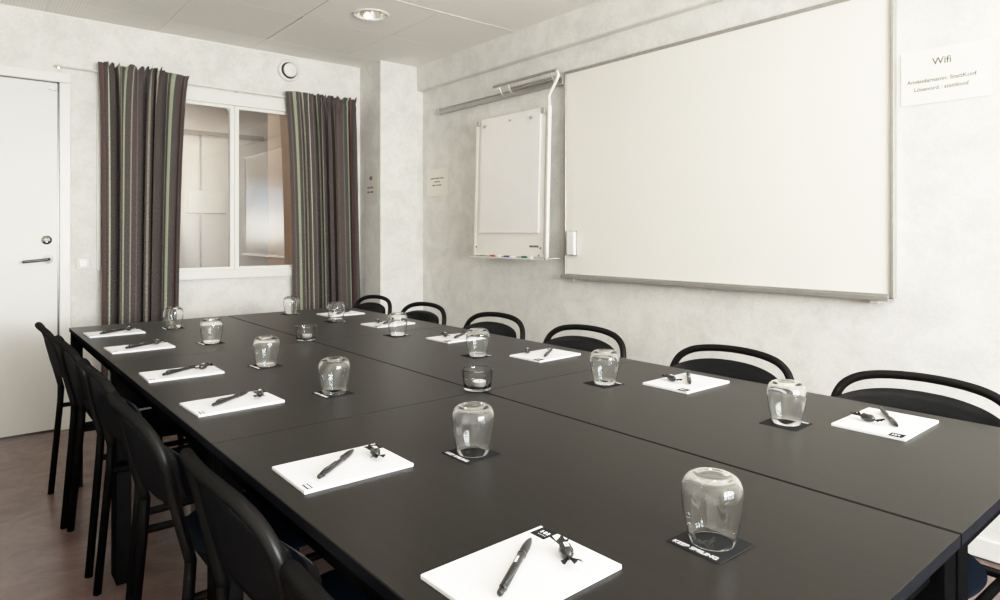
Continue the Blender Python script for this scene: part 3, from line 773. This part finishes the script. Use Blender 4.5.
def make_candy(seed):
    rnd = random.Random(seed)
    t = thing('wrapped_candy', '', 'candy', group='black wrapped candies on the notepads')
    b = BM(); tt = BM(); n = 24; prof = [(0, -.017), (.004, -.016), (.0075, -.011), (.0090, -.004), (.0090, .004), (.0075, .011), (.004, .016), (0, .017)]
    lathe(tt, prof, n)
    for v in tt.verts:
        a = math.atan2(v.co.y, v.co.x); v.co.x *= 1+.07*math.sin(5*a+v.co.z*300); v.co.y *= 1+.07*math.sin(5*a+v.co.z*300)
    join(b, tt, Matrix.Rotation(PI/2, 4, 'Y')); obj('wrapped_sweet', recalc(b), 'wrap', t, True)
    for s in (-1, 1):
        b = BM(); g = []
        m = 10
        for i in range(m+1):
            u = i/m*2-1; row = []
            for j in range(5):
                v = j/4; w = .003+.012*v
                x = s*(.015+.017*v); y = u*w; z = .0035*math.sin(u*7+seed+s)*v+.004*v*(1 if s > 0 else .7)-.0015
                row.append(b.verts.new((x, y, z)))
            g.append(row)
        for i in range(m):
            for j in range(4): b.faces.new((g[i][j], g[i+1][j], g[i+1][j+1], g[i][j+1]))
        f = bmesh.ops.solidify(b, geom=b.faces[:], thickness=.0016)
        obj('twisted_end', b, 'wrap', t, False)
    b = BM()
    for k in range(3): box(b, -.006+.004*k, -.0035+.004*k, -.003, .003, .0088, .0093)
    obj('printed_mark', b, 'silver', t)
    return t
def make_coaster():
    t = thing('coaster', '', 'coaster', group='square black coasters on the table')
    b = BM(); box(b, -.0425, .0425, -.0425, .0425, 0, .0016, .0005, 1); obj('card', b, 'coaster', t)
    tm = text_mesh('KEEP SMILING', .0114, bold=.0); b = BM()
    join(b, tm, frame_mtx((-.0385, .001, .0018), (0, -1, 0), (1, 0, 0))); o = obj('lettering', b, 'silver', t); o['label'] = 'white lettering KEEP SMILING'
    return t
def make_tumbler():
    # upside-down thin tumbler: rim on the coaster, thick foot at the top
    out = [(.0302, 0), (.0338, .012), (.0375, .026), (.0400, .040), (.0415, .052), (.0420, .062), (.0416, .072), (.0402, .080), (.0372, .0865), (.0325, .0908), (.0270, .0932), (.0220, .0940), (.0200, .0938), (.0185, .0929), (.010, .0926), (0, .0925)]
    inn = [(0, .0888), (.016, .0889), (.0265, .0886), (.0320, .0868), (.0358, .0830), (.0384, .0780), (.0401, .0710), (.0406, .0620), (.0401, .0520), (.0386, .0400), (.0361, .0260), (.0325, .012), (.0290, .0004)]
    b = BM(); lathe(b, [(.0291, -.0002), (.0297, -.0005)]+out+inn, 56)
    # close the rim
    b.verts.ensure_lookup_table()
    bmesh.ops.remove_doubles(b, verts=b.verts[:], dist=1e-5)
    bnd = [e for e in b.edges if e.is_boundary]
    if bnd: bmesh.ops.bridge_loops(b, edges=bnd)
    recalc(b)
    return obj('tumbler', b, 'glass', None, True)
def make_holder():
    b = BM()
    lathe(b, [(0, 0), (.034, 0), (.0368, .001), (.0382, .004), (.0400, .020), (.0430, .0540), (.0430, .0565), (.0420, .0572), (.0410, .0565), (.0405, .0540), (.0378, .022), (.0352, .0085), (.030, .0065), (0, .0060)], 56)
    return obj('candle_holder', b, 'glass', None, True)
def make_tealight():
    t = thing('tealight_candle', '', 'candle', group='white tealights in the glass holders')
    b = BM(); lathe(b, [(0, 0), (.0182, 0), (.0188, .001), (.0190, .0150), (.0193, .0155), (.0186, .0157), (.0184, .0140)], 32); obj('metal_cup', b, 'cup', t, True)
    b = BM(); lathe(b, [(.0184, .0140), (.015, .0145), (0, .0142)], 32); obj('wax', b, 'wax', t, True)
    b = BM(); tube(b, [(0, 0, .0140), (.0006, 0, .019)], .0007, 6); obj('wick', b, 'ink', t)
    return t

PZ = .0062
def place(o, x, y, z, deg, label):
    o.location = (x, y, z); o.rotation_euler = (0, 0, math.radians(deg)); o['label'] = label; return o
near = ['nearest to the camera', 'second from the near end', 'third from the near end', 'fourth from the near end', 'fifth from the near end', 'farthest from the camera']
# left side places (people would sit facing +X)
LP = [(.5530, .619), (.5500, 1.111), (.5430, 1.713), (.5390, 2.180), (.5390, 2.775), (.5340, 3.255)]
RP = [(1.620, .581), (1.620, 1.106), (1.609, 1.680), (1.597, 2.195), (1.594, 2.750), (1.600, 3.260)]
pL, pR = make_pad(True), make_pad(False); pen0 = make_pen(); c0 = make_candy(1); c1 = make_candy(4)
used = set()
def inst(p):
    if p in used: return copy_tree(p)
    used.add(p); return p
la = [1, -.6, 2, -1, 1.5, 1.5]; ra = [.5, 0, 3, 3, 3, 2]
pen_l = [(.548, .625, 33), (.539, 1.113, 39), (.545, 1.729, 37), (.537, 2.187, 36), (.546, 2.781, 35), (.530, 3.254, 40)]
can_l = [(.616, .604, 58, c0), (.617, 1.112, 70, c1), (.613, 1.715, 66, c0), (.601, 2.178, 40, c1), (.602, 2.790, 50, c1), (.592, 3.265, 64, c0)]
pen_r = [(1.640, .580, 212), (1.642, 1.112, 216), (1.616, 1.673, 216), (1.613, 2.197, 215), (1.603, 2.758, 218), (1.610, 3.255, 214)]
can_r = [(1.590, .607, 76, c0), (1.591, 1.136, 72, c1), (1.572, 1.733, 35, c0), (1.560, 2.226, 66, c1), (1.558, 2.782, 75, c1), (1.560, 3.290, 70, c0)]
for k in range(6):
    where = 'on the door side'
    place(inst(pL), *LP[k], TZ, la[k], 'white notepad with two dark logos %s, %s' % (where, near[k]))
    place(inst(pen0), pen_l[k][0], pen_l[k][1], TZ+PZ+.0060, pen_l[k][2], 'black ballpoint pen on a notepad %s, %s' % (where, near[k]))
    place(inst(can_l[k][3]), can_l[k][0], can_l[k][1], TZ+PZ+.0095, can_l[k][2], 'black wrapped candy on a notepad %s, %s' % (where, near[k]))
    where = 'on the whiteboard side'
    place(inst(pR), *RP[k], TZ, 180+ra[k], 'white notepad with one dark logo %s, %s' % (where, near[k]))
    place(inst(pen0), pen_r[k][0], pen_r[k][1], TZ+PZ+.0060, pen_r[k][2], 'black ballpoint pen on a notepad %s, %s' % (where, near[k]))
    place(inst(can_r[k][3]), can_r[k][0], can_r[k][1], TZ+PZ+.0095, can_r[k][2], 'black wrapped candy on a notepad %s, %s' % (where, near[k]))
GLs = [(.809, .513, -1), (.779, 1.022, 0), (.787, 1.650, 3), (.781, 2.135, 4), (.779, 2.725, 2), (.769, 3.270, 0)]
GRs = [(1.452, .728, 2), (1.437, 1.258, -2), (1.421, 1.833, 0), (1.448, 2.425, 3), (1.446, 3.005, 0), (1.395, 3.440, 4)]
co0, tu0 = make_coaster(), make_tumbler()
tag(tu0, 'x', 'drinking glass', 'upturned drinking glasses on the coasters')
for side, lst, cdeg in (('door-side', GLs, 0), ('whiteboard-side', GRs, 180)):
    for k, (x, y, a) in enumerate(lst):
        place(inst(co0), x, y, TZ, cdeg+a, 'square black coaster under the %s glass row, %s' % (side, near[k]))
        place(inst(tu0), x+.004, y, TZ+.0023, 17*k, 'upturned clear drinking glass in the %s row, %s' % (side, near[k]))
h0, t0 = make_holder(), make_tealight()
tag(h0, 'x', 'candle holder', 'clear glass candle holders along the table centre')
for k, (x, y) in enumerate(((1.118, 1.440), (1.101, 2.557))):
    w = ['nearer', 'farther'][k]
    place(inst(h0), x, y, TZ, 0, 'low clear glass candle holder on the table centre line, the %s of the two' % w)
    place(inst(t0), x+.004, y-.004, TZ+.0062, 0, 'small white tealight candle inside the %s glass holder' % w)

# ------------------------------------------------------------------ light
def area(name, loc_, rot, sx, sy, power, col, spread=180):
    l = bpy.data.lights.new(name, 'AREA'); l.shape = 'RECTANGLE'; l.size = sx; l.size_y = sy; l.energy = power; l.color = col; l.spread = math.radians(spread)
    o = bpy.data.objects.new(name, l); C.objects.link(o); o.location = loc_; o.rotation_euler = rot; return o
for a, c in WIN:
    area('window_daylight', ((a+c)/2, YB-.05, 1.525), (PI/2-.38, 0, 0), c-a-.07, 1.10, 64 if a < 1.7 else 46, (.60, .79, 1.0))
    area('window_ground_bounce', ((a+c)/2, YB-.08, 1.30), (PI/2+.85, 0, 0), c-a-.07, .8, 104 if a < 1.7 else 64, (1.0, .88, .68))  # added warm fill aimed upward to brighten the ceiling
for l in LAMPS:  # spots after the first belong to the added, unseen downlights
    s = bpy.data.lights.new('downlight_lamp', 'SPOT'); s.energy = 13; s.color = (1, .86, .66); s.spot_size = math.radians(150); s.spot_blend = .8; s.shadow_soft_size = .05
    o = bpy.data.objects.new('downlight_lamp', s); C.objects.link(o); o.location = (l[0], l[1], CH-.02)
area('corridor_light', (1.1, 5.75, 2.42), (0, 0, 0), 1.2, .5, 17, (1, .93, .84))
w = bpy.data.worlds.new('world'); bpy.context.scene.world = w; w.use_nodes = True
w.node_tree.nodes['Background'].inputs[0].default_value = (.75, .82, .9, 1); w.node_tree.nodes['Background'].inputs[1].default_value = .6

# ------------------------------------------------------------------ camera
cam = bpy.data.cameras.new('camera'); co = bpy.data.objects.new('camera', cam); C.objects.link(co)
co.location = (0, 0, 1.16); co.rotation_euler = (PI/2, 0, -math.radians(39.8))
cam.sensor_width = 36; cam.lens = .655*36; cam.shift_y = -.0655; cam.clip_start = .02
sc = bpy.context.scene; sc.camera = co
sc.view_settings.view_transform = 'Standard'; sc.view_settings.look = 'None'; sc.view_settings.exposure = 0.0
vs = sc.view_settings; vs.use_curve_mapping = True      # soft highlight shoulder, like the photo's exposure
cm = vs.curve_mapping; cm.white_level = (2.2, 2.2, 2.2); cm.clip_max_x = 1; cm.clip_max_y = 1
cu = cm.curves[3]
cu.points[0].location = (0, 0); cu.points[1].location = (1, 1)
for x, y in ((.05, .105), (.15, .325), (.25, .52), (.35, .68), (.48, .82), (.70, .945)): cu.points.new(x, y)
cm.update()
sc.cycles.use_denoising = True
sc.cycles.max_bounces = 14; sc.cycles.diffuse_bounces = 5; sc.cycles.transmission_bounces = 12; sc.cycles.transparent_max_bounces = 16
